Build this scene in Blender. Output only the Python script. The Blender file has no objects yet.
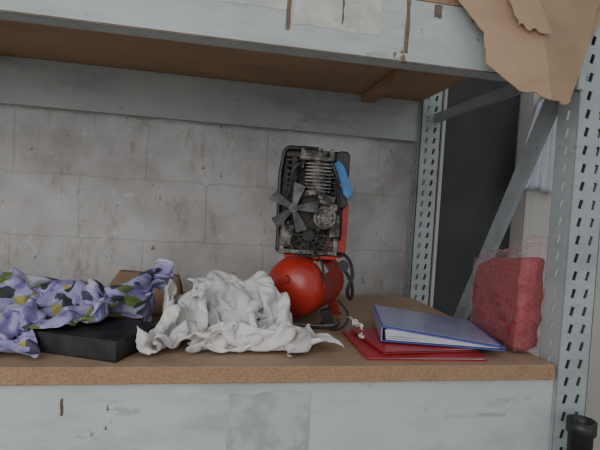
import bpy, bmesh, math, random
from mathutils import Vector, Matrix, noise, Euler
random.seed(4)
S = bpy.context.scene
COL = S.collection

# ------------------------------------------------------------------ materials
def mat(name, col, rough=0.6, metal=0.0, col2=None, nscale=8.0, bump=0.0, bscale=60.0, detail=6, ramp=(0.4,0.62), coords='Object', bdist=0.01):
    m = bpy.data.materials.new(name); m.use_nodes = True
    nt = m.node_tree; N = nt.nodes; L = nt.links
    b = N['Principled BSDF']
    b.inputs['Base Color'].default_value = (*col, 1)
    b.inputs['Roughness'].default_value = rough
    b.inputs['Metallic'].default_value = metal
    tc = N.new('ShaderNodeTexCoord')
    if col2:
        n = N.new('ShaderNodeTexNoise'); n.inputs['Scale'].default_value = nscale; n.inputs['Detail'].default_value = detail
        n.inputs['Roughness'].default_value = 0.65
        r = N.new('ShaderNodeValToRGB')
        r.color_ramp.elements[0].position = ramp[0]; r.color_ramp.elements[1].position = ramp[1]
        r.color_ramp.elements[0].color = (*col, 1); r.color_ramp.elements[1].color = (*col2, 1)
        L.new(tc.outputs[coords], n.inputs['Vector']); L.new(n.outputs['Fac'], r.inputs['Fac'])
        L.new(r.outputs['Color'], b.inputs['Base Color'])
    if bump > 0:
        n2 = N.new('ShaderNodeTexNoise'); n2.inputs['Scale'].default_value = bscale; n2.inputs['Detail'].default_value = 5
        bp = N.new('ShaderNodeBump'); bp.inputs['Strength'].default_value = bump; bp.inputs['Distance'].default_value = bdist
        L.new(tc.outputs[coords], n2.inputs['Vector']); L.new(n2.outputs['Fac'], bp.inputs['Height'])
        L.new(bp.outputs['Normal'], b.inputs['Normal'])
    return m

def overlay(m, col, thr=0.62, width=0.1, scale=10, amt=0.6, stretch=(1,1,1), detail=10, off=(3.1,1.7,0.4)):
    """second layer of grime mixed over whatever feeds base colour"""
    nt = m.node_tree; N = nt.nodes; L = nt.links; b = N['Principled BSDF']
    old = b.inputs['Base Color'].links[0].from_socket
    tc = N.new('ShaderNodeTexCoord')
    mp = N.new('ShaderNodeMapping'); mp.inputs['Scale'].default_value = stretch; mp.inputs['Location'].default_value=off
    n = N.new('ShaderNodeTexNoise'); n.inputs['Scale'].default_value = scale; n.inputs['Detail'].default_value = detail; n.inputs['Roughness'].default_value = 0.72
    r = N.new('ShaderNodeValToRGB'); r.color_ramp.elements[0].position = thr; r.color_ramp.elements[1].position = thr+width
    r.color_ramp.elements[0].color = (0,0,0,1); r.color_ramp.elements[1].color = (amt,amt,amt,1)
    mx = N.new('ShaderNodeMix'); mx.data_type = 'RGBA'
    L.new(tc.outputs['Object'], mp.inputs['Vector']); L.new(mp.outputs['Vector'], n.inputs['Vector'])
    L.new(n.outputs['Fac'], r.inputs['Fac']); L.new(r.outputs['Color'], mx.inputs['Factor'])
    L.new(old, mx.inputs['A']); mx.inputs['B'].default_value = (*col,1)
    L.new(mx.outputs['Result'], b.inputs['Base Color'])
    return m

def paint_steel(name, base, base2, rust=(0.10,0.045,0.02), thr=0.70, rough=0.45):
    m = mat(name, base, rough, 0.0, base2, 3.0, 0.08, 40, ramp=(0.3,0.7))
    overlay(m, tuple(c*0.60 for c in base), 0.50, 0.20, 5, 0.6, (0.5,1,1.6))
    overlay(m, tuple(c*0.5 for c in base), 0.62, 0.03, 9, 0.45, (0.6,1,2.2), 6, (7.7,2.2,1.4))
    overlay(m, rust, thr, 0.025, 11, 0.85, (1,1,0.6))
    return m

M_beam   = paint_steel('beam_paint', (0.32,0.355,0.345), (0.41,0.44,0.43), thr=0.63)
M_beam2  = paint_steel('rear_beam_paint', (0.31,0.345,0.33), (0.39,0.42,0.40), thr=0.66)
M_beamlo = paint_steel('lower_beam_paint', (0.41,0.45,0.44), (0.49,0.525,0.515), thr=0.66)
M_post   = paint_steel('upright_paint', (0.27,0.305,0.305), (0.35,0.385,0.385), thr=0.66)
M_brace  = paint_steel('brace_paint', (0.22,0.245,0.255), (0.30,0.325,0.33), thr=0.66)
M_rust   = mat('rusty_edge', (0.17,0.11,0.075), 0.8, 0, (0.10,0.07,0.05), 30, 0.3)
M_ply    = mat('board_top', (0.38,0.26,0.175), 0.55, 0, (0.30,0.20,0.13), 5, 0.1, 80, ramp=(0.3,0.7)); overlay(M_ply,(0.12,0.085,0.06),0.54,0.16,9,0.6)
M_under  = mat('board_underside', (0.42,0.265,0.155), 0.6, 0, (0.34,0.21,0.12), 3, 0.05, 30, ramp=(0.3,0.7)); overlay(M_under,(0.15,0.085,0.05),0.55,0.2,4,0.5,(0.4,1,1))
M_chip   = mat('chipboard_edge', (0.38,0.24,0.14), 0.9, 0, (0.24,0.14,0.08), 190, 0.5, 260, ramp=(0.40,0.70)); overlay(M_chip,(0.13,0.08,0.05),0.58,0.1,20,0.6)
M_wood   = mat('support_timber', (0.36,0.22,0.13), 0.7, 0, (0.28,0.17,0.10), 10, 0.2)
M_card   = mat('cardboard', (0.37,0.245,0.155), 0.8, 0, (0.31,0.205,0.13), 6, 0.1, 50, ramp=(0.3,0.7)); overlay(M_card,(0.22,0.14,0.085),0.55,0.15,5,0.5,(0.5,1,1.8))
M_carded = mat('cardboard_edge', (0.55,0.42,0.30), 0.9, 0, (0.35,0.24,0.15), 60)
M_blackp = mat('black_plastic', (0.012,0.012,0.013), 0.42, 0, (0.03,0.03,0.03), 20, 0.05)
M_rubber = mat('rubber', (0.012,0.012,0.012), 0.7, 0, (0.025,0.022,0.02), 40)
M_alu    = mat('cast_aluminium', (0.26,0.245,0.225), 0.55, 0.35, (0.035,0.032,0.028), 26, 0.3, 150, ramp=(0.38,0.60))
M_alud   = mat('dirty_aluminium', (0.07,0.064,0.057), 0.65, 0.3, (0.02,0.018,0.016), 26, 0.3, 120)
M_steel  = mat('dull_steel', (0.24,0.225,0.21), 0.48, 0.55, (0.07,0.062,0.055), 35)
M_fan    = mat('fan_plastic', (0.16,0.16,0.155), 0.5, 0.2, (0.06,0.056,0.052), 25)
M_redp   = mat('red_enamel', (0.44,0.032,0.02), 0.30, 0, (0.31,0.022,0.014), 8, 0.03); overlay(M_redp,(0.12,0.03,0.02),0.60,0.12,14,0.6)
M_blue   = mat('blue_tape', (0.05,0.20,0.48), 0.55, 0, (0.08,0.26,0.54), 20, 0.2)
M_stick  = mat('warning_label', (0.62,0.50,0.12), 0.5, 0, (0.6,0.6,0.55), 90)
M_paper  = mat('paper', (0.56,0.56,0.60), 0.7, 0, (0.46,0.46,0.52), 20)
M_bblue  = mat('blue_binder_cover', (0.07,0.10,0.38), 0.35, 0, (0.055,0.08,0.30), 10)
M_lav    = mat('pale_pocket', (0.25,0.275,0.44), 0.22, 0, (0.36,0.38,0.53), 5, 0.05, ramp=(0.3,0.7))
M_redf   = mat('red_folder_card', (0.42,0.035,0.04), 0.35, 0, (0.34,0.025,0.03), 12)
M_blackc = mat('black_cabinet', (0.022,0.023,0.026), 0.6, 0, (0.034,0.035,0.038), 4)
M_beige  = mat('beige_cabinet', (0.50,0.48,0.44), 0.6, 0, (0.45,0.43,0.40), 3)
M_floor  = mat('concrete_floor', (0.34,0.33,0.32), 0.9, 0, (0.26,0.25,0.24), 3, 0.2)
M_tape   = mat('worn_tape', (0.50,0.48,0.42), 0.7, 0, (0.35,0.37,0.34), 14, 0.1, ramp=(0.4,0.6))
M_patch  = mat('grey_patch', (0.31,0.345,0.335), 0.7, 0, (0.41,0.45,0.44), 16, 0.1, ramp=(0.42,0.56))
M_side   = mat('sideroom_wall', (0.45,0.44,0.42), 0.9, 0, (0.40,0.39,0.37), 2)
M_sheet  = mat('pale_plastic', (0.50,0.53,0.58), 0.35, 0, (0.40,0.42,0.48), 9, 0.1)

def crease(m, scale=22, strength=0.6, dist=0.012):
    nt = m.node_tree; N = nt.nodes; L = nt.links; b = N['Principled BSDF']
    tc = N.new('ShaderNodeTexCoord')
    n = N.new('ShaderNodeTexNoise'); n.noise_type='RIDGED_MULTIFRACTAL'; n.inputs['Scale'].default_value=scale; n.inputs['Detail'].default_value=3; n.inputs['Distortion'].default_value=0.6
    bp = N.new('ShaderNodeBump'); bp.inputs['Strength'].default_value=strength; bp.inputs['Distance'].default_value=dist
    L.new(tc.outputs['Object'],n.inputs['Vector']); L.new(n.outputs['Fac'],bp.inputs['Height']); L.new(bp.outputs['Normal'],b.inputs['Normal'])
M_white  = mat('white_fabric', (0.66,0.645,0.63), 0.9, 0, (0.55,0.53,0.51), 7, 0, ramp=(0.35,0.7)); crease(M_white,20,0.6,0.008)

def wall_material():
    m = bpy.data.materials.new('painted_blockwork'); m.use_nodes = True
    nt = m.node_tree; N = nt.nodes; L = nt.links; b = N['Principled BSDF']; b.inputs['Roughness'].default_value = 0.65
    tc = N.new('ShaderNodeTexCoord')
    sp = N.new('ShaderNodeSeparateXYZ'); cb = N.new('ShaderNodeCombineXYZ')
    L.new(tc.outputs['Object'], sp.inputs[0])
    ax = N.new('ShaderNodeMath'); ax.operation='ADD'; ax.inputs[1].default_value = 5.60-0.012+0.28
    az = N.new('ShaderNodeMath'); az.operation='ADD'; az.inputs[1].default_value = 2.80-0.216
    L.new(sp.outputs['X'], ax.inputs[0]); L.new(sp.outputs['Z'], az.inputs[0])
    wn = N.new('ShaderNodeTexNoise'); wn.inputs['Scale'].default_value = 9; wn.inputs['Detail'].default_value = 6
    L.new(tc.outputs['Object'], wn.inputs['Vector'])
    L.new(ax.outputs[0], cb.inputs['X']); L.new(az.outputs[0], cb.inputs['Y'])
    wm = N.new('ShaderNodeVectorMath'); wm.operation='SCALE'; wm.inputs['Scale'].default_value = 0.035
    L.new(wn.outputs['Color'], wm.inputs[0])
    wa = N.new('ShaderNodeVectorMath'); wa.operation='ADD'
    L.new(cb.outputs[0], wa.inputs[0]); L.new(wm.outputs[0], wa.inputs[1])
    br = N.new('ShaderNodeTexBrick'); br.offset = 0.5
    br.inputs['Scale'].default_value = 1.0; br.inputs['Brick Width'].default_value = 0.56; br.inputs['Row Height'].default_value = 0.28
    br.inputs['Mortar Size'].default_value = 0.008; br.inputs['Mortar Smooth'].default_value = 1.0
    br.inputs['Color1'].default_value = (1,1,1,1); br.inputs['Color2'].default_value = (0.95,0.95,0.95,1); br.inputs['Mortar'].default_value = (0.91,0.91,0.90,1)
    L.new(wa.outputs[0], br.inputs['Vector'])
    n = N.new('ShaderNodeTexNoise'); n.inputs['Scale'].default_value = 2.6; n.inputs['Detail'].default_value = 9; n.inputs['Roughness'].default_value=0.68
    L.new(tc.outputs['Object'], n.inputs['Vector'])
    r = N.new('ShaderNodeValToRGB'); r.color_ramp.elements[0].color = (0.37,0.355,0.34,1); r.color_ramp.elements[1].color = (0.56,0.555,0.545,1)
    r.color_ramp.elements[0].position = 0.36; r.color_ramp.elements[1].position = 0.60
    L.new(n.outputs['Fac'], r.inputs['Fac'])
    mul = N.new('ShaderNodeMix'); mul.data_type='RGBA'; mul.blend_type='MULTIPLY'; mul.inputs['Factor'].default_value = 1
    L.new(r.outputs['Color'], mul.inputs['A']); L.new(br.outputs['Color'], mul.inputs['B'])
    L.new(mul.outputs['Result'], b.inputs['Base Color'])
    overlay(m,(0.25,0.20,0.155),0.55,0.12,9,0.6,(1.5,1,0.5))
    overlay(m,(0.13,0.09,0.06),0.65,0.02,24,0.8,(1,1,0.7),4)
    overlay(m,(0.66,0.66,0.65),0.60,0.05,6,0.5,(1,1,1.3),8,(9.0,2.0,5.0))
    bp = N.new('ShaderNodeBump'); bp.inputs['Strength'].default_value = 0.38; bp.inputs['Distance'].default_value = 0.010
    n4 = N.new('ShaderNodeTexNoise'); n4.inputs['Scale'].default_value = 22; n4.inputs['Detail'].default_value = 8
    L.new(tc.outputs['Object'], n4.inputs['Vector'])
    ad = N.new('ShaderNodeMath'); ad.operation='MULTIPLY_ADD'; ad.inputs[1].default_value = 0.7
    inv = N.new('ShaderNodeMath'); inv.operation='MULTIPLY'; inv.inputs[1].default_value = -0.7
    L.new(br.outputs['Fac'], inv.inputs[0]); L.new(n4.outputs['Fac'], ad.inputs[0]); L.new(inv.outputs[0], ad.inputs[2])
    L.new(ad.outputs[0], bp.inputs['Height']); L.new(bp.outputs['Normal'], b.inputs['Normal'])
    return m
M_wall = wall_material()

def purple_print():
    m = bpy.data.materials.new('lavender_print'); m.use_nodes = True
    nt = m.node_tree; N = nt.nodes; L = nt.links; b = N['Principled BSDF']; b.inputs['Roughness'].default_value = 0.6
    tc = N.new('ShaderNodeTexCoord')
    wn = N.new('ShaderNodeTexNoise'); wn.inputs['Scale'].default_value = 18; wn.inputs['Detail'].default_value = 2
    mx0 = N.new('ShaderNodeMix'); mx0.data_type='RGBA'; mx0.inputs['Factor'].default_value = 0.05
    L.new(tc.outputs['UV'], mx0.inputs['A']); L.new(tc.outputs['UV'], wn.inputs['Vector']); L.new(wn.outputs['Color'], mx0.inputs['B'])
    v = N.new('ShaderNodeTexVoronoi'); v.inputs['Scale'].default_value = 26
    L.new(mx0.outputs['Result'], v.inputs['Vector'])
    sp = N.new('ShaderNodeSeparateColor'); L.new(v.outputs['Color'], sp.inputs[0])
    def ramp(cs,src):
        r = N.new('ShaderNodeValToRGB'); r.color_ramp.interpolation='CONSTANT'; e=r.color_ramp.elements
        e[0].position=0; e[0].color=(*cs[0][1],1); e[1].position=cs[1][0]; e[1].color=(*cs[1][1],1)
        for p,c in cs[2:]:
            k=e.new(p); k.color=(*c,1)
        L.new(src,r.inputs['Fac']); return r
    motif = ramp([(0.0,(0.035,0.045,0.04)),(0.26,(0.14,0.20,0.05)),(0.44,(0.36,0.33,0.09)),(0.58,(0.48,0.47,0.53)),(0.76,(0.05,0.05,0.085))], sp.outputs[0])
    dist = ramp([(0.0,(1,1,1)),(0.52,(0,0,0))], v.outputs['Distance'])
    sel = ramp([(0.0,(1,1,1)),(0.60,(0,0,0))], sp.outputs[1])
    mm = N.new('ShaderNodeMath'); mm.operation='MULTIPLY'; L.new(dist.outputs[0],mm.inputs[0]); L.new(sel.outputs[0],mm.inputs[1])
    n = N.new('ShaderNodeTexNoise'); n.inputs['Scale'].default_value = 34; n.inputs['Detail'].default_value = 3
    L.new(tc.outputs['UV'], n.inputs['Vector'])
    ground = ramp([(0.0,(0.17,0.145,0.34)),(0.42,(0.30,0.275,0.49)),(0.60,(0.40,0.38,0.56))], n.outputs['Fac'])
    mx = N.new('ShaderNodeMix'); mx.data_type='RGBA'
    L.new(mm.outputs[0], mx.inputs['Factor']); L.new(ground.outputs[0], mx.inputs['A']); L.new(motif.outputs[0], mx.inputs['B'])
    L.new(mx.outputs['Result'], b.inputs['Base Color'])
    return m
M_purple = purple_print(); crease(M_purple,20,0.5,0.008)

def film():
    m = bpy.data.materials.new('clear_film'); m.use_nodes = True
    nt = m.node_tree; N = nt.nodes; L = nt.links
    for n in list(N): N.remove(n)
    o = N.new('ShaderNodeOutputMaterial'); t = N.new('ShaderNodeBsdfTransparent'); g = N.new('ShaderNodeBsdfPrincipled')
    g.inputs['Base Color'].default_value=(0.52,0.33,0.33,1); g.inputs['Roughness'].default_value=0.12; g.inputs['Specular IOR Level'].default_value=0.9
    tc = N.new('ShaderNodeTexCoord')
    rn = N.new('ShaderNodeTexNoise'); rn.noise_type='RIDGED_MULTIFRACTAL'; rn.inputs['Scale'].default_value=12; rn.inputs['Detail'].default_value=2; rn.inputs['Distortion'].default_value=1.0
    bp = N.new('ShaderNodeBump'); bp.inputs['Strength'].default_value=0.6; bp.inputs['Distance'].default_value=0.008
    L.new(tc.outputs['Object'],rn.inputs['Vector']); L.new(rn.outputs['Fac'],bp.inputs['Height']); L.new(bp.outputs['Normal'],g.inputs['Normal'])
    mx = N.new('ShaderNodeMixShader'); lw = N.new('ShaderNodeLayerWeight'); lw.inputs['Blend'].default_value=0.3
    L.new(bp.outputs['Normal'],lw.inputs['Normal'])
    mr = N.new('ShaderNodeMapRange'); mr.inputs['To Min'].default_value=0.07; mr.inputs['To Max'].default_value=0.5
    L.new(lw.outputs['Facing'], mr.inputs['Value']); L.new(mr.outputs['Result'], mx.inputs['Fac'])
    L.new(t.outputs[0], mx.inputs[1]); L.new(g.outputs[0], mx.inputs[2]); L.new(mx.outputs[0], o.inputs['Surface'])
    return m
M_film = film()

def red_bundle_mat():
    m = mat('red_textile', (0.33,0.035,0.045), 0.45, 0, (0.40,0.055,0.065), 9, 0, ramp=(0.35,0.7))
    nt = m.node_tree; N = nt.nodes; L = nt.links; b = N['Principled BSDF']
    tc = N.new('ShaderNodeTexCoord'); mp = N.new('ShaderNodeMapping'); mp.inputs['Rotation'].default_value=(0.785,0,0)
    c = N.new('ShaderNodeTexChecker'); c.inputs['Scale'].default_value=70
    c.inputs['Color1'].default_value=(1,1,1,1); c.inputs['Color2'].default_value=(0.72,0.72,0.72,1)
    bp = N.new('ShaderNodeBump'); bp.inputs['Strength'].default_value=0.8; bp.inputs['Distance'].default_value=0.005
    L.new(tc.outputs['Object'], mp.inputs['Vector']); L.new(mp.outputs['Vector'], c.inputs['Vector'])
    L.new(c.outputs['Fac'], bp.inputs['Height']); L.new(bp.outputs['Normal'], b.inputs['Normal'])
    old=b.inputs['Base Color'].links[0].from_socket
    mu=N.new('ShaderNodeMix'); mu.data_type='RGBA'; mu.blend_type='MULTIPLY'; mu.inputs['Factor'].default_value=1
    L.new(old,mu.inputs['A']); L.new(c.outputs['Color'],mu.inputs['B']); L.new(mu.outputs['Result'],b.inputs['Base Color'])
    return m
M_bundle = red_bundle_mat()

# ------------------------------------------------------------------ geometry helpers
def empty(name, loc=(0,0,0), rot=(0,0,0)):
    e = bpy.data.objects.new(name, None); e.location = loc; e.rotation_euler = rot; e.empty_display_size = 0.05
    COL.objects.link(e); return e
def obj(name, me, m=None, parent=None, smooth=False):
    o = bpy.data.objects.new(name, me); COL.objects.link(o)
    if m: 
        for mm in (m if isinstance(m,(list,tuple)) else [m]): me.materials.append(mm)
    if parent: o.parent = parent
    if smooth:
        for p in me.polygons: p.use_smooth = True
    return o
def bm_obj(name, bm, m=None, parent=None, smooth=False):
    me = bpy.data.meshes.new(name); bmesh.ops.recalc_face_normals(bm, faces=bm.faces); bm.to_mesh(me); bm.free()
    return obj(name, me, m, parent, smooth)
def add_box(bm, c, s, rot=None):
    r = bmesh.ops.create_cube(bm, size=1.0)
    M = Matrix.Translation(c) @ (Euler(rot).to_matrix().to_4x4() if rot else Matrix.Identity(4)) @ Matrix.Diagonal((*s,1))
    bmesh.ops.transform(bm, matrix=M, verts=r['verts']); return r['verts']
def box(name, c, s, m, parent=None, rot=None, bevel=0.0, seg=2):
    bm = bmesh.new(); add_box(bm, c, s, rot)
    o = bm_obj(name, bm, m, parent)
    if bevel:
        md = o.modifiers.new('bevel','BEVEL'); md.width = bevel; md.segments = seg; md.limit_method='ANGLE'
    return o
def add_cyl(bm, p0, p1, r0, r1=None, n=24, caps=True):
    p0=Vector(p0); p1=Vector(p1); d=p1-p0
    q = d.to_track_quat('Z','Y').to_matrix().to_4x4()
    r = bmesh.ops.create_cone(bm, cap_ends=caps, segments=n, radius1=r0, radius2=r0 if r1 is None else r1, depth=d.length)
    bmesh.ops.transform(bm, matrix=Matrix.Translation((p0+p1)/2) @ q, verts=r['verts']); return r['verts']
def cyl(name, p0, p1, r, m, parent=None, r1=None, n=24, smooth=True):
    bm = bmesh.new(); add_cyl(bm,p0,p1,r,r1,n)
    o = bm_obj(name,bm,m,parent)
    if smooth:
        for p in o.data.polygons: p.use_smooth = len(p.vertices)==4
    return o
def tube(name, pts, r, m, parent=None, cyclic=False):
    cu = bpy.data.curves.new(name,'CURVE'); cu.dimensions='3D'; cu.bevel_depth=r; cu.bevel_resolution=3; cu.resolution_u=10
    sp = cu.splines.new('BEZIER'); sp.bezier_points.add(len(pts)-1)
    for bp_,p in zip(sp.bezier_points, pts):
        bp_.co=p; bp_.handle_left_type='AUTO'; bp_.handle_right_type='AUTO'
    sp.use_cyclic_u = cyclic
    cu.materials.append(m)
    o = bpy.data.objects.new(name, cu); COL.objects.link(o)
    if parent: o.parent=parent
    return o
def add_torus(bm, c, R, r, axis='Y', n=32, k=8):
    c=Vector(c); rings=[]
    for i in range(n):
        a=2*math.pi*i/n; ring=[]
        for j in range(k):
            b=2*math.pi*j/k
            x=(R+r*math.cos(b))*math.cos(a); z=(R+r*math.cos(b))*math.sin(a); y=r*math.sin(b)
            v={'Y':(x,y,z),'Z':(x,z,y),'X':(y,x,z)}[axis]
            ring.append(bm.verts.new(c+Vector(v)))
        rings.append(ring)
    for i in range(n):
        for j in range(k):
            bm.faces.new([rings[i][j],rings[(i+1)%n][j],rings[(i+1)%n][(j+1)%k],rings[i][(j+1)%k]])
def slab(name, poly, y, th, m, parent=None, plane='XZ'):
    bm=bmesh.new()
    vs=[bm.verts.new((x,y,z)) if plane=='XZ' else bm.verts.new((x,z,y)) for x,z in poly]
    f=bm.faces.new(vs)
    r=bmesh.ops.extrude_face_region(bm,geom=[f]); ev=[v for v in r['geom'] if isinstance(v,bmesh.types.BMVert)]
    bmesh.ops.translate(bm,vec=(0,th,0) if plane=='XZ' else (0,0,th),verts=ev)
    return bm_obj(name,bm,m,parent)

# ------------------------------------------------------------------ room shell
box('floor', (0.5,-1.0,-1.05), (9,6,0.1), M_floor)
box('wall_back', (0.5,1.21,0.75), (9,0.15,3.5), M_wall)
box('wall_right', (4.0,-0.9,0.75), (0.12,4.0,3.5), M_side)

# ------------------------------------------------------------------ racking
rack = empty('pallet_racking')
XL, XR = -2.6, 0.972
def slotted_plate(name, c, s, cols, axis, m, z0=-0.98, z1=1.55, pitch=0.05):
    bm=bmesh.new(); add_box(bm,c,s); o=bm_obj(name,bm,m,rack)
    cb=bmesh.new(); z=z0+0.03; 
    while z<z1-0.03:
        for u in cols:
            if axis=='Y': p=(u,c[1],z); sz=(0.012,0.02,0.026)
            else: p=(c[0],u,z); sz=(0.02,0.012,0.026)
            add_box(cb,p,sz,(0,0.25,0) if axis=='Y' else (0.25,0,0))
        z+=pitch
    co=bm_obj('cut',cb)
    md=o.modifiers.new('b','BOOLEAN'); md.object=co; md.operation='DIFFERENCE'; md.solver='EXACT'
    bpy.context.view_layer.update()
    dg=bpy.context.evaluated_depsgraph_get(); me=bpy.data.meshes.new_from_object(o.evaluated_get(dg))
    o.modifiers.clear(); o.data=me
    bpy.data.objects.remove(co,do_unlink=True)
    return o
def upright(tag, x0, x1, y0, y1, face_y):
    zc=0.285; h=2.53
    slotted_plate(tag+'_face', ((x0+x1)/2,face_y,zc), (x1-x0,0.003,h), [x0+0.030,x1-0.030],'Y',M_post)
    slotted_plate(tag+'_side_inner', (x0+0.0015,(y0+y1)/2,zc), (0.003,y1-y0,h), [(y0+y1)/2],'X',M_post)
    slotted_plate(tag+'_side_outer', (x1-0.0015,(y0+y1)/2,zc), (0.003,y1-y0,h), [(y0+y1)/2],'X',M_post)
    far = y1 if abs(face_y-y0)<0.01 else y0
    for k,xx in enumerate((x0+0.012,x1-0.012)):
        box(f'{tag}_lip_{k}',(xx,far,zc),(0.024,0.003,h),M_post,rack)
    box(tag+'_foot',((x0+x1)/2,(y0+y1)/2,-0.99),(0.14,0.14,0.012),M_post,rack)
upright('front_upright',0.985,1.085,-0.004,0.075,-0.0025)
upright('rear_upright',0.965,1.065,0.955,1.03,0.9565)
def brace(name,p0,p1,w=0.045,t=0.02):
    p0=Vector(p0);p1=Vector(p1);d=p1-p0; bm=bmesh.new(); L_=d.length
    add_box(bm,(0,0,0),(0.003,w,L_)); add_box(bm,(t/2,w/2-0.0015,0),(t,0.003,L_)); add_box(bm,(t/2,-w/2+0.0015,0),(t,0.003,L_))
    ang=math.atan2(d.y,d.z)
    bmesh.ops.transform(bm,matrix=Matrix.Translation((p0+p1)/2)@Matrix.Rotation(-ang,4,'X'),verts=bm.verts)
    return bm_obj(name,bm,M_brace,rack)
brace('diagonal_brace_upper',(1.02,0.03,0.99),(1.02,0.98,-0.68),w=0.058)
brace('horizontal_brace',(1.03,0.05,0.857),(1.03,0.98,0.857),w=0.04)
brace('horizontal_brace_low',(1.03,0.05,-0.75),(1.03,0.98,-0.75),w=0.04)
def channel_beam(name,y,z0,z1,m,d=0.05,flip=1):
    bm=bmesh.new(); xc=(XL+XR+0.012)/2; L_=XR+0.012-XL
    add_box(bm,(xc,y,(z0+z1)/2),(L_,0.004,z1-z0))
    add_box(bm,(xc,y+flip*d/2,z0+0.002),(L_,d,0.004)); add_box(bm,(xc,y+flip*d/2,z1-0.002),(L_,d,0.004))
    add_box(bm,(xc,y+flip*d,z0+0.012),(L_,0.004,0.024))
    return bm_obj(name,bm,m,rack)
channel_beam('upper_front_beam',-0.002,0.777,0.935,M_beam)
channel_beam('upper_rear_beam',0.985,0.745,0.935,M_beam2,0.03)
channel_beam('lower_front_beam',0.010,-0.32,-0.043,M_beamlo)
channel_beam('lower_rear_beam',0.985,-0.25,-0.043,M_beam2,0.03)
box('rust_strip',((XL+XR)/2,-0.0045,0.7790),(XR-XL,0.0015,0.003),M_rust,rack)
box('beam_connector_upper',(0.978,-0.006,0.86),(0.02,0.02,0.2),M_beam,rack,bevel=0.003)
def board(name,z0,z1,y0,y1,mats,x0=XL,x1=XR):
    bm=bmesh.new(); add_box(bm,((x0+x1)/2,(y0+y1)/2,(z0+z1)/2),(x1-x0,y1-y0,z1-z0))
    bm.normal_update()
    for f in bm.faces:
        f.material_index = 0 if f.normal.z>0.5 else (1 if f.normal.z<-0.5 else 2)
    me=bpy.data.meshes.new(name); bm.to_mesh(me); bm.free()
    o=obj(name,me,mats,rack); md=o.modifiers.new('b','BEVEL'); md.width=0.002; md.segments=2
    return o
board('lower_shelf_board',-0.042,0.0,-0.012,0.98,[M_ply,M_under,M_chip])
board('upper_shelf_board',0.937,0.962,-0.004,1.01,[M_ply,M_under,M_chip])
box('shelf_support_bar',(0.70,0.515,0.919),(0.06,0.93,0.034),M_wood,rack,bevel=0.003)
box('shelf_support_bar_left',(-0.9,0.515,0.919),(0.06,0.93,0.034),M_wood,rack,bevel=0.003)
def ragged(x0,x1,z0,z1,j=0.006,n=7):
    P=[]
    for i in range(n): P.append((x0+(x1-x0)*i/n, z0+random.uniform(-j,j)))
    for i in range(n): P.append((x1+random.uniform(-j,j)*.6, z0+(z1-z0)*i/n))
    for i in range(n): P.append((x1-(x1-x0)*i/n, z1+random.uniform(-j,j)))
    for i in range(n): P.append((x0+random.uniform(-j,j)*.6, z1-(z1-z0)*i/n))
    return P
slab('paint_patch_lower',ragged(0.075,0.285,-0.27,-0.075),0.0070,0.0011,M_patch,rack)
slab('paint_patch_lower_2',ragged(0.66,0.84,-0.150,-0.138,0.002),0.0070,0.0011,M_patch,rack)
slab('tape_label_upper',ragged(-0.13,0.16,0.865,0.93,0.003),-0.0050,0.0011,M_tape,rack)
slab('tape_label_upper_2',ragged(0.18,0.40,0.835,0.93,0.004),-0.0050,0.0011,M_tape,rack)
for k,(x,w,z0) in enumerate([(-0.17,0.014,0.86),(0.165,0.010,0.82),(0.47,0.010,0.80),(0.30,0.005,0.85),(-0.32,0.004,0.87),(0.55,0.02,0.90)]):
    slab(f'rust_drip_{k}',ragged(x-w/2,x+w/2,z0,0.932,0.002,5),-0.0056,0.0006,M_rust,rack)
slab('rust_drip_low',ragged(-0.310,-0.304,-0.12,-0.08,0.002,4),0.0070,0.0011,M_rust,rack)

# ------------------------------------------------------------------ background beyond the rack
cab=empty('black_cabinet')
box('body',(1.325,1.088,0.26),(0.42,0.08,2.50),M_blackc,cab,bevel=0.004)
box('plinth',(1.325,1.088,-0.995),(0.42,0.08,0.01),M_blackc,cab)
box('door_edge',(1.121,1.04,0.26),(0.016,0.014,2.50),M_beige,cab)
cab2=empty('beige_cupboard')
box('body',(1.93,1.05,0.26),(0.77,0.16,2.52),M_beige,cab2,bevel=0.006)
box('door_frame',(1.56,0.962,0.26),(0.03,0.02,2.5),M_side,cab2,bevel=0.003)
cyl('handle',(1.60,0.95,0.98),(1.60,0.95,1.06),0.008,M_steel,cab2)
for zz in (0.985,1.055): cyl(f'handle_post_{int(zz*1000)}',(1.60,0.95,zz),(1.60,0.975,zz),0.006,M_steel,cab2)
bm=bmesh.new(); rows=[]
for j in range(17):
    t=j/16; z=0.99-0.45*t; row=[]
    for i in range(25):
        s=i/24-0.5; wd=0.09+0.13*t
        row.append(bm.verts.new((1.60+s*wd*1.1-0.03*t,0.925+0.014*math.sin(i*1.35+t*1.5)*(0.4+t),z+0.02*math.cos(s*5)+0.01*math.sin(i*1.1)*t)))
    rows.append(row)
for a,b in zip(rows,rows[1:]):
    for i in range(24): bm.faces.new([a[i],b[i],b[i+1],a[i+1]])
o=bm_obj('hanging_plastic_sheet',bm,M_sheet,None,True); md=o.modifiers.new('s','SOLIDIFY'); md.thickness=0.0015

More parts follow.
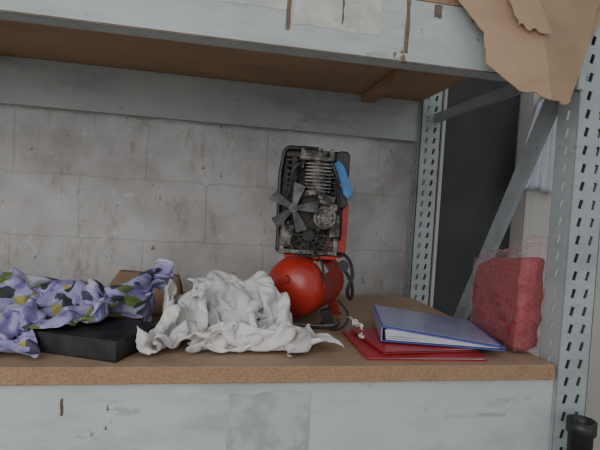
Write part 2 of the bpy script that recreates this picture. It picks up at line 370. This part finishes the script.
# ------------------------------------------------------------------ cardboard box on upper shelf with hanging flap
cb=empty('cardboard_box')
def card_grid(name,corners,nu,nv,parent,amp=0.006,th=0.004,seed=0,ragv=0.01,smooth=False,ragl=None):
    bm=bmesh.new(); rows=[]
    R=len(corners)-1
    for j in range(nv+1):
        t=j/nv*R; k=min(int(t),R-1); f=t-k
        l=Vector(corners[k][0]).lerp(Vector(corners[k+1][0]),f); r=Vector(corners[k][1]).lerp(Vector(corners[k+1][1]),f)
        row=[]
        for i in range(nu+1):
            p=l.lerp(r,i/nu); q=p*5+Vector((seed,seed,0))
            p=p+Vector((0,noise.noise(q)*amp,0))
            if j==nv: p.z+=noise.noise(p*60)*ragv
            if i==0: p.x+=noise.noise(p*60+Vector((3,0,0)))*(ragl if ragl is not None else ragv*.5)
            row.append(bm.verts.new(p))
        rows.append(row)
    for j in range(nv):
        for i in range(nu): bm.faces.new([rows[j][i],rows[j+1][i],rows[j+1][i+1],rows[j][i+1]])
    o=bm_obj(name,bm,[M_card,M_carded],parent,smooth)
    md=o.modifiers.new('s','SOLIDIFY'); md.thickness=th; md.offset=0; md.material_offset_rim=1
    return o
card_grid('hanging_flap',[((0.565,-0.03,1.16),(0.77,-0.075,1.16)),((0.575,-0.035,0.95),(0.775,-0.085,0.96)),
    ((0.650,-0.06,0.855),(0.785,-0.095,0.86)),((0.655,-0.07,0.775),(0.80,-0.105,0.775)),((0.725,-0.090,0.720),(0.812,-0.112,0.698))],16,28,cb,0.004,ragv=0.010,ragl=0.006)
card_grid('hanging_flap_side',[((0.77,-0.075,1.16),(1.10,-0.03,1.16)),((0.775,-0.085,0.96),(0.985,-0.035,0.965)),
    ((0.785,-0.095,0.86),(0.955,-0.055,0.86)),((0.80,-0.105,0.775),(0.915,-0.075,0.775)),((0.812,-0.112,0.698),(0.875,-0.090,0.692))],16,28,cb,0.004,ragv=0.010,ragl=0.0)
card_grid('second_flap',[((0.60,-0.016,1.16),(1.18,-0.016,1.16)),((0.80,-0.016,0.95),(1.02,-0.016,0.95)),((0.90,-0.02,0.83),(0.96,-0.02,0.83))],14,14,cb,0.004)
card_grid('torn_layer',[((0.67,-0.088,1.10),(0.72,-0.090,1.10)),((0.69,-0.094,0.93),(0.76,-0.104,0.94)),((0.715,-0.100,0.87),(0.80,-0.112,0.85))],12,16,cb,0.004,0.002,ragv=0.012,ragl=0.006)
box('carton_body',(0.83,0.19,1.115),(0.44,0.38,0.30),M_card,cb,bevel=0.004)

# ------------------------------------------------------------------ air compressor
ac=empty('air_compressor',(0.352,0.50,0.0),(0,0,math.radians(-8)))
def tank():
    R=0.103; L_=0.36; prof=[]
    for i in range(9):
        a=math.pi/2*i/8; prof.append((-L_/2+0.062-0.062*math.cos(a), R*math.sin(a)))
    prof.append((-L_/2+0.070,R+0.0015)); prof.append((-L_/2+0.076,R))
    prof += [(-x,r) for x,r in reversed(prof)]
    bm=bmesh.new(); n=48; rings=[]
    for y,r in prof:
        if r<1e-5: rings.append([bm.verts.new((0,y,0))]); continue
        rings.append([bm.verts.new((r*math.cos(2*math.pi*k/n),y,r*math.sin(2*math.pi*k/n))) for k in range(n)])
    for a,b in zip(rings,rings[1:]):
        for k in range(n):
            if len(a)==1: bm.faces.new([a[0],b[k],b[(k+1)%n]])
            elif len(b)==1: bm.faces.new([a[k],a[(k+1)%n],b[0]])
            else: bm.faces.new([a[k],a[(k+1)%n],b[(k+1)%n],b[k]])
    o=bm_obj('tank',bm,M_redp,ac,True); o.location=(0.012,0.02,0.126); o.rotation_euler=(0,0,math.radians(-24)); return o
tk=tank()
def tank_patch(name,a0,a1,y0,y1,m):
    bm=bmesh.new(); r=0.1045; g=[]
    for i in range(9):
        a=math.radians(a0+(a1-a0)*i/8); g.append([bm.verts.new((r*math.cos(a),y,r*math.sin(a))) for y in (y0,y1)])
    for a,b in zip(g,g[1:]): bm.faces.new([a[0],b[0],b[1],a[1]])
    o=bm_obj(name,bm,m,ac,True); o.location=tk.location; o.rotation_euler=tk.rotation_euler
tank_patch('warning_label',28,60,-0.105,-0.080,M_stick)
tank_patch('white_label',30,56,-0.078,-0.040,M_paper)
cyl('tank_port',(-0.075,-0.155,0.16),(-0.065,-0.125,0.16),0.012,M_redp,ac,n=6,smooth=False)
for i,(x,y) in enumerate([(0.075,-0.11),(-0.060,-0.07),(0.12,0.10),(-0.02,0.15)]):
    bm=bmesh.new(); s=1 if i%2==0 else -1
    add_box(bm,(x,y,0.035),(0.035,0.03,0.05),(0,math.radians(18*-s),0)); add_box(bm,(x+0.006*s,y,0.006),(0.05,0.035,0.012))
    bm_obj(f'foot_bracket_{i}',bm,M_redp if i>1 else M_rubber,ac)
tube('base_frame_bar',[(-0.10,-0.09,0.008),(0.0,-0.13,0.008),(0.10,-0.12,0.010),(0.125,-0.05,0.012)],0.006,M_steel,ac)
def rounded_slab(name,x0,x1,z0,z1,y0,y1,r,m,top_in=0.0,bev=0.008):
    bm=bmesh.new(); P=[]
    for cx,cz,a0 in ((x1-r,z0+r,-90),(x1-r-top_in,z1-r,0),(x0+r+top_in,z1-r,90),(x0+r,z0+r,180)):
        for k in range(7):
            a=math.radians(a0+15*k); P.append((cx+r*math.cos(a),cz+r*math.sin(a)))
    vs=[bm.verts.new((x,y0,z)) for x,z in P]; f=bm.faces.new(vs)
    e=bmesh.ops.extrude_face_region(bm,geom=[f]); bmesh.ops.translate(bm,vec=(0,y1-y0,0),verts=[v for v in e['geom'] if isinstance(v,bmesh.types.BMVert)])
    o=bm_obj(name,bm,m,ac); md=o.modifiers.new('b','BEVEL'); md.width=bev; md.segments=3; md.limit_method='ANGLE'; return o
rounded_slab('rear_shroud',-0.112,0.128,0.228,0.600,-0.01,0.12,0.022,M_blackp,0.010)
rounded_slab('red_side_cover',0.05,0.136,0.225,0.29,-0.03,0.10,0.02,M_redp,0.0)
rounded_slab('red_side_strip',0.116,0.138,0.26,0.42,-0.028,0.09,0.008,M_redp,0.0,0.003)
rounded_slab('black_side_cover',0.080,0.130,0.40,0.598,-0.045,0.09,0.018,M_blackp,0.0,0.005)
rounded_slab('inner_plate',-0.095,0.108,0.25,0.588,-0.026,-0.01,0.02,M_alud,0.008,0.003)
tube('shroud_rim',[(-0.104,-0.03,0.30),(-0.108,-0.03,0.42),(-0.102,-0.03,0.56),(-0.092,-0.03,0.594),(-0.05,-0.03,0.600),(0.02,-0.03,0.600)],0.008,M_blackp,ac)
box('pump_saddle',(0.01,0.03,0.226),(0.18,0.16,0.014),M_redp,ac,bevel=0.003)
bm=bmesh.new()
for k in range(9): add_box(bm,(0.018,-0.058,0.452+k*0.0115),(0.088-0.002*(k%2),0.078,0.0045))
add_cyl(bm,(0.018,-0.055,0.44),(0.018,-0.055,0.56),0.034)
bm_obj('finned_cylinder',bm,M_alu,ac)
bm=bmesh.new(); add_box(bm,(0.012,-0.058,0.562),(0.118,0.086,0.014)); add_box(bm,(0.002,-0.058,0.579),(0.085,0.074,0.020))
for x in (-0.038,0.062):
    for y in (-0.09,-0.026): add_cyl(bm,(x,y,0.565),(x,y,0.596),0.0065,n=6)
for k in range(5): add_box(bm,(-0.026+0.013*k,-0.058,0.592),(0.004,0.07,0.012))
o=bm_obj('cylinder_head',bm,M_alu,ac); md=o.modifiers.new('b','BEVEL'); md.width=0.0015; md.segments=1; md.limit_method='ANGLE'
bm=bmesh.new()
for k in range(6): add_box(bm,(-0.070,-0.045,0.455+k*0.020),(0.038,0.05,0.007))
add_cyl(bm,(-0.062,-0.06,0.44),(-0.062,-0.06,0.57),0.011); add_cyl(bm,(-0.085,-0.05,0.45),(-0.085,-0.05,0.56),0.006)
add_box(bm,(-0.066,-0.05,0.572),(0.05,0.055,0.014))
for k in range(5): add_box(bm,(0.076,-0.05,0.43+k*0.018),(0.018,0.05,0.006))
bm_obj('side_fins',bm,M_alud,ac)
bm=bmesh.new()
add_cyl(bm,(0.01,-0.022,0.385),(0.01,-0.085,0.385),0.074,0.064,n=40)
add_torus(bm,(0.01,-0.085,0.385),0.058,0.004)
for k in range(8):
    a=2*math.pi*k/8+0.3; add_cyl(bm,(0.01+0.063*math.cos(a),-0.07,0.385+0.063*math.sin(a)),(0.01+0.063*math.cos(a),-0.096,0.385+0.063*math.sin(a)),0.006,n=6)
for k in range(6): add_box(bm,(0.01,-0.087,0.385),(0.11,0.008,0.005),(0,math.pi*k/6,0))
bm_obj('crankcase',bm,M_alud,ac)
bm=bmesh.new()
add_box(bm,(0.055,-0.075,0.425),(0.05,0.05,0.035),(0,0.3,0)); add_box(bm,(-0.01,-0.09,0.445),(0.05,0.03,0.022),(0,-0.2,0))
add_box(bm,(0.085,-0.065,0.33),(0.035,0.04,0.06),(0,-0.1,0)); add_box(bm,(-0.075,-0.05,0.30),(0.04,0.04,0.07),(0,0.15,0))
add_cyl(bm,(0.075,-0.06,0.40),(0.075,-0.11,0.40),0.014); add_cyl(bm,(0.03,-0.08,0.435),(0.03,-0.115,0.435),0.010)
o=bm_obj('pump_castings',bm,M_alu,ac); md=o.modifiers.new('b','BEVEL'); md.width=0.004; md.segments=2; md.limit_method='ANGLE'
bm=bmesh.new(); add_torus(bm,(0.048,-0.108,0.365),0.034,0.0055); add_torus(bm,(0.048,-0.108,0.365),0.020,0.004)
add_cyl(bm,(0.048,-0.09,0.365),(0.048,-0.118,0.365),0.012); add_cyl(bm,(0.048,-0.085,0.365),(0.048,-0.10,0.365),0.030)
for k in range(4): add_box(bm,(0.048,-0.106,0.365),(0.064,0.006,0.007),(0,math.pi*k/4,0))
bm_obj('flywheel',bm,M_steel,ac,False)
def fan(c,R,n=5,tw=30):
    bm=bmesh.new(); cx,cy,cz=c
    add_cyl(bm,(cx,cy+0.03,cz),(cx,cy-0.012,cz),0.019,0.015)
    add_cyl(bm,(cx,cy-0.012,cz),(cx,cy-0.020,cz),0.007)
    for k in range(n):
        a=2*math.pi*k/n+0.10; u=Vector((math.cos(a),0,math.sin(a))); t=Vector((-math.sin(a),0,math.cos(a)))
        g=[]
        for i in range(5):
            s=i/4; rr=0.013+(R-0.013)*s; w=0.009+0.013*s; tw_=math.radians(tw)
            dv=t*math.cos(tw_)+Vector((0,1,0))*math.sin(tw_)
            ce=Vector(c)+u*rr
            g.append([bm.verts.new(ce+dv*w+u*(0.006 if i==4 else 0)),bm.verts.new(ce-dv*w)])
        for a_,b_ in zip(g,g[1:]): bm.faces.new([a_[0],b_[0],b_[1],a_[1]])
    o=bm_obj('cooling_fan',bm,M_fan,ac); md=o.modifiers.new('s','SOLIDIFY'); md.thickness=0.003; return o
fan((-0.060,-0.122,0.392),0.078)
bm=bmesh.new()
for R in (0.034,0.054,0.074): add_torus(bm,(0.0,-0.06,0.302),R,0.004,n=36)
for k in range(6): add_box(bm,(0,-0.06,0.302),(0.15,0.006,0.006),(0,math.pi*k/6,0))
add_cyl(bm,(0,-0.02,0.302),(0,-0.07,0.302),0.020); add_cyl(bm,(0,-0.02,0.302),(0,-0.045,0.302),0.062)
bm_obj('lower_guard',bm,M_alud,ac)
bm=bmesh.new()
for k in range(7): add_box(bm,(0.0,-0.03,0.248+0.011*k),(0.19,0.03,0.004))
for x in (-0.09,0.095): add_box(bm,(x,-0.035,0.31),(0.014,0.035,0.13))
add_box(bm,(0.0,-0.04,0.243),(0.20,0.05,0.012))
bm_obj('motor_housing',bm,M_alu,ac)
bm=bmesh.new()
for i in range(40):
    x=random.uniform(-0.09,0.1); z=random.uniform(0.26,0.57)
    add_cyl(bm,(x,-0.02,z),(x,-0.040-random.random()*0.03,z),random.uniform(0.003,0.007),n=6)
bm_obj('bolts',bm,M_steel,ac)
tube('copper_pipe',[(-0.03,-0.10,0.55),(-0.060,-0.10,0.53),(-0.075,-0.09,0.46),(-0.085,-0.07,0.36),(-0.05,-0.06,0.25)],0.005,M_alud,ac)
tube('air_pipe',[(0.06,-0.10,0.55),(0.082,-0.10,0.50),(0.09,-0.08,0.43),(0.085,-0.06,0.33)],0.006,M_blackp,ac)
o=slab('blue_tape',[(0.070,0.552),(0.088,0.565),(0.108,0.545),(0.126,0.505),(0.139,0.455),(0.128,0.432),(0.110,0.450),(0.098,0.49),(0.084,0.515)],-0.062,0.014,M_blue,ac)
md=o.modifiers.new('b','BEVEL'); md.width=0.003; md.segments=2
box('blue_tape_wrap',(0.131,-0.02,0.475),(0.007,0.09,0.065),M_blue,ac,rot=(0,math.radians(-14),0),bevel=0.002)
tube('air_hose',[(0.10,-0.02,0.24),(0.135,-0.06,0.235),(0.155,-0.09,0.18),(0.140,-0.10,0.12),(0.160,-0.06,0.09),(0.170,0.0,0.13),(0.13,0.02,0.20)],0.006,M_rubber,ac)
tube('power_cable',[(0.02,-0.04,0.24),(0.03,-0.10,0.240),(0.05,-0.12,0.20),(0.045,-0.14,0.14)],0.004,M_rubber,ac)
tube('power_cable_end',[(0.11,-0.10,0.09),(0.14,-0.14,0.05),(0.12,-0.16,0.012),(0.05,-0.15,0.006),(0.0,-0.14,0.006)],0.004,M_rubber,ac)
cyl('pressure_gauge',(0.125,-0.07,0.205),(0.123,-0.095,0.205),0.018,M_blackp,ac)

# ------------------------------------------------------------------ black shallow tray
tr=empty('black_tray',(-0.195,0.015,0.0),(0,0,math.radians(-23.5)))
W,Dp,H=0.250,0.20,0.049
box('tray_base',(-W/2,Dp/2,0.003),(W,Dp,0.005),M_blackp,tr)
for nm,c,s in (('wall_front',(-W/2,0.002,H/2),(W,0.004,H)),('wall_rear',(-W/2,Dp-0.002,H/2),(W,0.004,H)),
               ('wall_end',(-0.002,Dp/2,H/2),(0.004,Dp-0.008,H)),('wall_end_far',(-W+0.002,Dp/2,H/2),(0.004,Dp-0.008,H)),
               ('lid',(-W/2,Dp/2,H+0.001),(W+0.004,Dp+0.004,0.003))):
    box(nm,c,s,M_blackp,tr,bevel=0.0012)

# ------------------------------------------------------------------ binder + folders
def folder(name,corner,ang,w,d,z,m,th=0.002,tilt=0,gap=0.0065):
    e=empty(name,(corner[0],corner[1],z),(0,0,math.radians(ang)))
    box('back_cover',(w/2,d/2,th/2),(w,d,th),m,e,bevel=0.0006)
    bm=bmesh.new()
    for k in range(3): add_box(bm,(w/2+0.004*random.uniform(-1,1.4),d/2+0.004*random.uniform(-1,1),th+0.001+0.0013*k),(w-0.016,d-0.016,0.0008),(0,0,random.uniform(-.012,.012)))
    bm_obj('papers',bm,M_paper,e)
    o=box('front_cover',(w/2,d/2,0),(w,d,th),m,e,bevel=0.0006); o.location=(0,0,th+gap-0.002); o.rotation_euler=(0,math.radians(-0.4+tilt),math.radians(1.0))
    box('spine_fold',(0.001,d/2,th+0.0025),(0.002,d,0.008),m,e)
    return e
folder('red_folder',(0.435,0.030),-2,0.345,0.27,0.0,M_redf)
folder('red_folder',(0.490,0.050),5,0.30,0.24,0.0112,M_redf)
bd=empty('ring_binder',(0.508,0.128,0.0235),(0,0,math.radians(-15)))
bw,bdp,hs=0.350,0.325,0.042
box('bottom_cover',(bw/2,bdp/2,0.0015),(bw,bdp,0.003),M_bblue,bd,bevel=0.001)
ta=math.atan2(hs-0.008,bw)
box('spine',(0.0015,bdp/2,hs/2),(0.003,bdp,hs),M_lav,bd,bevel=0.001)
box('top_cover',(bw/2,bdp/2,(hs+0.008)/2),(bw/math.cos(ta),bdp,0.0035),M_bblue,bd,rot=(0,ta,0),bevel=0.001)
box('cover_pocket',(bw/2-0.003,bdp/2+0.006,(hs+0.008)/2+0.0026),(bw/math.cos(ta)-0.018,bdp-0.022,0.0010),M_lav,bd,rot=(0,ta,0))
bm=bmesh.new()
for k in range(7):
    z=0.005+k*0.0042; L_=bw-0.03-k*0.036
    add_box(bm,(0.012+L_/2+0.003*random.uniform(-1,1),bdp/2-0.002*random.random(),z+0.002),(L_,bdp-0.012-0.003*(k%3),0.0036),(0,ta*k/12,0.012*random.uniform(-1,1)))
bm_obj('pages',bm,M_paper,bd)
for yy in (0.12,0.20):
    bm=bmesh.new(); add_torus(bm,(0.030,yy,0.020),0.013,0.0015); bm_obj(f'ring_{int(yy*100)}',bm,M_steel,bd)

# ------------------------------------------------------------------ red bundle in clear bag
def blob_box(name,c,s,m,amp,sc,sub=5,parent=None,taper=None,round_=0.35,seed=0,ridge=0.5):
    bm=bmesh.new(); bmesh.ops.create_cube(bm,size=2.0)
    bmesh.ops.subdivide_edges(bm,edges=bm.edges[:],cuts=2**sub-1,use_grid_fill=True)
    for v in bm.verts:
        p=v.co.copy(); sp=p.normalized()*1.15
        q=p.lerp(sp,round_); 
        if taper: q=taper(q)
        q=Vector((q.x*s[0]/2,q.y*s[1]/2,q.z*s[2]/2))
        n=noise.noise_vector(q*sc+Vector((seed,0,0)))+0.5*noise.noise_vector(q*sc*2.3+Vector((seed,9,0)))
        n2=1-abs(noise.noise(q*sc*1.5+Vector((0,seed,4))))*2
        q+=n*amp+p.normalized()*n2*amp*ridge
        v.co=q+Vector(c); v.co.z=max(v.co.z,0.002); v.co.x=min(v.co.x,1.012)
    return bm_obj(name,bm,m,parent,True)
rb=empty('bagged_red_cushion')
def tp(q):
    q=q.copy(); yf=(1-q.y)/2
    q.z = (q.z+1)*(0.88+0.17*yf+0.02*math.sin(q.y*5))-1
    q.x += 0.55*(1-yf)
    return q
def tpb(q):
    q=tp(q)
    if q.z>0.4: q.z+=0.26*max(0,-q.y)*(q.z-0.4)/0.6
    return q
blob_box('cushion',(0.950,0.222,0.142),(0.080,0.28,0.268),M_bundle,0.006,11,5,rb,tp,0.26,1,0.9)
blob_box('clear_bag',(0.950,0.222,0.150),(0.092,0.295,0.292),M_film,0.007,26,6,rb,tpb,0.22,7,1.3)

# ------------------------------------------------------------------ cardboard carton flattened behind the rags
fc=empty('flattened_carton')
card_grid('panel_top',[((-0.30,0.66,0.128),(-0.09,0.62,0.122)),((-0.32,0.58,0.090),(-0.08,0.55,0.085)),((-0.34,0.51,0.004),(-0.07,0.49,0.004))],12,10,fc,0.006,seed=5,ragv=0.001,smooth=True)
card_grid('panel_rear',[((-0.30,0.66,0.128),(-0.09,0.62,0.122)),((-0.28,0.76,0.06),(-0.08,0.72,0.06)),((-0.27,0.84,0.003),(-0.08,0.80,0.003))],10,8,fc,0.006,seed=2,ragv=0.001,smooth=True)

# ------------------------------------------------------------------ dark pipe in bottom right corner
pp=empty('black_pipe')
bm=bmesh.new()
def lathe(bm,prof,c,n=32):
    rings=[[bm.verts.new((c[0]+r*math.cos(2*math.pi*k/n),c[1]+r*math.sin(2*math.pi*k/n),z)) for k in range(n)] for r,z in prof]
    for a,b in zip(rings,rings[1:]):
        for k in range(n): bm.faces.new([a[k],a[(k+1)%n],b[(k+1)%n],b[k]])
lathe(bm,[(0.030,-0.995),(0.030,-0.155),(0.036,-0.155),(0.036,-0.122),(0.030,-0.122),(0.029,-0.145),(0.025,-0.16),(0.025,-0.995)],(1.000,-0.085))
bm_obj('tube_body',bm,M_blackp,pp,True)

# ------------------------------------------------------------------ cloth (real cloth sim, baked to mesh)
def grid_cloth(name,c,sx,sy,h,rot,amp,seed,uvscale=1.0):
    nx=int(sx/h); ny=int(sy/h)
    bm=bmesh.new(); uvl=bm.loops.layers.uv.new('UVMap'); V=[]; R=Matrix.Rotation(rot,3,'Z')
    for j in range(ny+1):
        row=[]
        for i in range(nx+1):
            u=i/nx-0.5; v=j/ny-0.5
            fx=1+0.25*noise.noise(Vector((v*3,seed,0))); fy=1+0.25*noise.noise(Vector((u*3,seed+5,0)))
            p=R@Vector((u*sx*fx,v*sy*fy,0))
            z=amp*(noise.noise(Vector((p.x*11,p.y*11,seed)))+0.6*noise.noise(Vector((p.x*26,p.y*26,seed+3))))
            nv=noise.noise_vector(Vector((p.x*12,p.y*12,seed+9)))*amp*0.6
            row.append(bm.verts.new((c[0]+p.x+nv.x,c[1]+p.y+nv.y,c[2]+z)))
        V.append(row)
    for j in range(ny):
        for i in range(nx):
            f=bm.faces.new([V[j][i],V[j][i+1],V[j+1][i+1],V[j+1][i]])
            for l,(a,b) in zip(f.loops,((i,j),(i+1,j),(i+1,j+1),(i,j+1))): l[uvl].uv=(a/nx*sx*uvscale+seed,b/ny*sy*uvscale)
    me=bpy.data.meshes.new(name+'_src'); bm.to_mesh(me); bm.free()
    o=bpy.data.objects.new(name+'_src',me); COL.objects.link(o); return o
def add_sim(o,shrink,bend=0.12,mass=0.25,sd=0.0045):
    md=o.modifiers.new('cloth','CLOTH'); s=md.settings
    s.quality=6; s.mass=mass; s.tension_stiffness=18; s.compression_stiffness=18; s.shear_stiffness=8; s.bending_stiffness=bend
    s.tension_damping=8; s.compression_damping=8; s.shear_damping=8; s.air_damping=1.2
    s.shrink_min=shrink
    c=md.collision_settings; c.use_collision=True; c.distance_min=0.004; c.use_self_collision=True; c.self_distance_min=sd; c.collision_quality=3; c.self_friction=8; c.friction=10
    md.point_cache.frame_start=1; md.point_cache.frame_end=120
    return o
coll=[]
def collider(o):
    o.modifiers.new('collision','COLLISION'); o.collision.thickness_outer=0.003; o.collision.cloth_friction=25; coll.append(o)
def mound(c,s,seed):
    bm=bmesh.new(); bmesh.ops.create_icosphere(bm,subdivisions=3,radius=1)
    for v in bm.verts:
        k=1+0.25*noise.noise(v.co*2.2+Vector((seed,0,0)))
        v.co=Vector((v.co.x*s[0]*k+c[0],v.co.y*s[1]*k+c[1],v.co.z*s[2]*k+c[2]))
    o=bm_obj('tmp_mound',bm); collider(o)
def tbox(c,s,rz=0): 
    o=box('tmp_box',(0,0,0),s,None); o.location=c; o.rotation_euler=(0,0,rz); collider(o)
tbox((0,0.45,-0.05),(3,1.6,0.1))
mound((0.020,0.29,0.02),(0.085,0.08,0.118),1)
mound((0.155,0.28,0.02),(0.095,0.08,0.108),4)
mound((0.11,0.20,0.00),(0.09,0.06,0.060),9)
mound((-0.58,0.34,0.02),(0.13,0.08,0.115),2)
mound((-0.38,0.34,0.02),(0.13,0.07,0.10),6)
mound((-0.22,0.35,0.02),(0.09,0.06,0.080),8)
mound((0.33,0.105,0.0),(0.055,0.035,0.030),3)
# temporary fences: keep rags clear of the compressor, carton, folders and each other
tbox((0.40,0.505,0.15),(0.30,0.32,0.30))
tbox((0.340,0.27,0.15),(0.05,0.17,0.30),0.15)
tbox((0.500,0.16,0.005),(0.12,0.30,0.020))
tbox((0.10,-0.012,0.10),(1.9,0.05,0.2))
tbox((-0.125,0.35,0.15),(0.02,0.34,0.3))
tbox((-0.10,0.50,0.15),(1.4,0.05,0.3))
tbox((0.10,0.045,0.04),(0.22,0.04,0.08))
tb=box('tmp_tray',(0,0,0),(W,Dp,H+0.006),None)
tb.matrix_world=Matrix.Translation((-0.195,0.015,0))@Matrix.Rotation(math.radians(-23.5),4,'Z')@Matrix.Translation((-W/2,Dp/2,H/2)); collider(tb)
FR=50
h=0.006
specs=[
 ('W1',grid_cloth('w1',(0.10,0.245,0.17),0.35,0.26,h,0.0,0.05,1.3),-0.72),
 ('W1',grid_cloth('w2',(0.015,0.26,0.21),0.20,0.20,h,0.9,0.05,5.9),-0.85),
 ('W1',grid_cloth('w3',(0.18,0.24,0.19),0.21,0.19,h,0.4,0.05,8.2),-0.85),
 ('W1',grid_cloth('w5',(0.12,0.15,0.12),0.24,0.12,h,0.1,0.04,11.2),-0.8),
 ('W2',grid_cloth('w4',(0.332,0.100,0.060),0.190,0.100,0.0045,0.05,0.03,4.1),-0.75),
 ('W2',grid_cloth('w6',(0.325,0.100,0.090),0.130,0.085,0.0045,0.5,0.03,14.1),-0.75),
 ('P1',grid_cloth('p1',(-0.41,0.355,0.17),0.52,0.21,0.0065,-0.12,0.05,7.7,1.6),-0.85),
 ('P1',grid_cloth('p2',(-0.58,0.34,0.22),0.24,0.18,0.0065,0.6,0.05,2.7,1.6),-0.9),
 ('P1',grid_cloth('p4',(-0.25,0.35,0.19),0.22,0.14,0.0065,-0.1,0.05,6.1,1.6),-0.85),
 ('P2',grid_cloth('p3',(-0.51,0.11,0.07),0.18,0.13,0.0065,-0.2,0.04,3.3,1.6),-0.9),
]
for k,o,s in specs: add_sim(o,s)
S.frame_start=1; S.frame_end=120
for f in range(1,FR+1): S.frame_set(f)
dg=bpy.context.evaluated_depsgraph_get()
res={}
for k,o,s in specs:
    me=bpy.data.meshes.new_from_object(o.evaluated_get(dg))
    res.setdefault(k,[]).append(me)
for k,o,s in specs: bpy.data.objects.remove(o,do_unlink=True)
for o in coll: bpy.data.objects.remove(o,do_unlink=True)
S.frame_set(1)
lim={'W1':(-0.16,0.40,0.03,0.46),'W2':(0.17,0.47,0.0,0.30),'P1':(-1.1,-0.06,0.0,0.50),'P2':(-1.0,-0.2,0.0,0.5)}
for k,nm,m in (('W1','crumpled_white_rag',M_white),('W2','crumpled_white_rag',M_white),('P1','lavender_printed_fabric',M_purple),('P2','lavender_printed_fabric',M_purple)):
    bm=bmesh.new()
    for me in res[k]: bm.from_mesh(me)
    for v in bm.verts:
        v.co.z=max(v.co.z,0.003)
    a,b_,c_,d_=lim[k]
    bad=[v for v in bm.verts if not (a<v.co.x<b_ and c_<v.co.y<d_)]
    if bad: bmesh.ops.delete(bm,geom=bad,context='VERTS')
    me=bpy.data.meshes.new(nm); bm.to_mesh(me); bm.free()
    o=obj(nm,me,m,None,True)
    md=o.modifiers.new('s','SOLIDIFY'); md.thickness=0.0016; md.offset=0
    md=o.modifiers.new('ss','SUBSURF'); md.levels=2; md.render_levels=2

# ------------------------------------------------------------------ light
w=bpy.data.worlds.new('world'); S.world=w; w.use_nodes=True
bg=w.node_tree.nodes['Background']; bg.inputs['Color'].default_value=(0.93,0.96,1.0,1); bg.inputs['Strength'].default_value=0.74
la=bpy.data.lights.new('open_door_daylight','AREA'); la.shape='RECTANGLE'; la.size=2.6; la.size_y=1.8; la.energy=56; la.color=(1.0,0.985,0.97)
lo=bpy.data.objects.new('open_door_daylight',la); COL.objects.link(lo); lo.location=(-1.7,-2.8,1.1)
lo.rotation_euler=(Vector((0.1,0.5,0.30))-Vector(lo.location)).to_track_quat('-Z','Y').to_euler()

# ------------------------------------------------------------------ camera
cam=bpy.data.cameras.new('camera'); co=bpy.data.objects.new('camera',cam); COL.objects.link(co)
cam.sensor_width=36; cam.lens=475/600*36; cam.clip_start=0.02
Xc=Vector((2428,131,475)).normalized(); Yc=Vector((-92,-22,475)).normalized(); Zc=Xc.cross(Yc).normalized(); Yc=Zc.cross(Xc)
right=Vector((Xc.x,Yc.x,Zc.x)); down=Vector((Xc.y,Yc.y,Zc.y)); fwd=Vector((Xc.z,Yc.z,Zc.z))
R=Matrix((right,-down,-fwd)).transposed()
co.matrix_world=Matrix.Translation((0,-1.154,0.391))@R.to_4x4()
S.camera=co
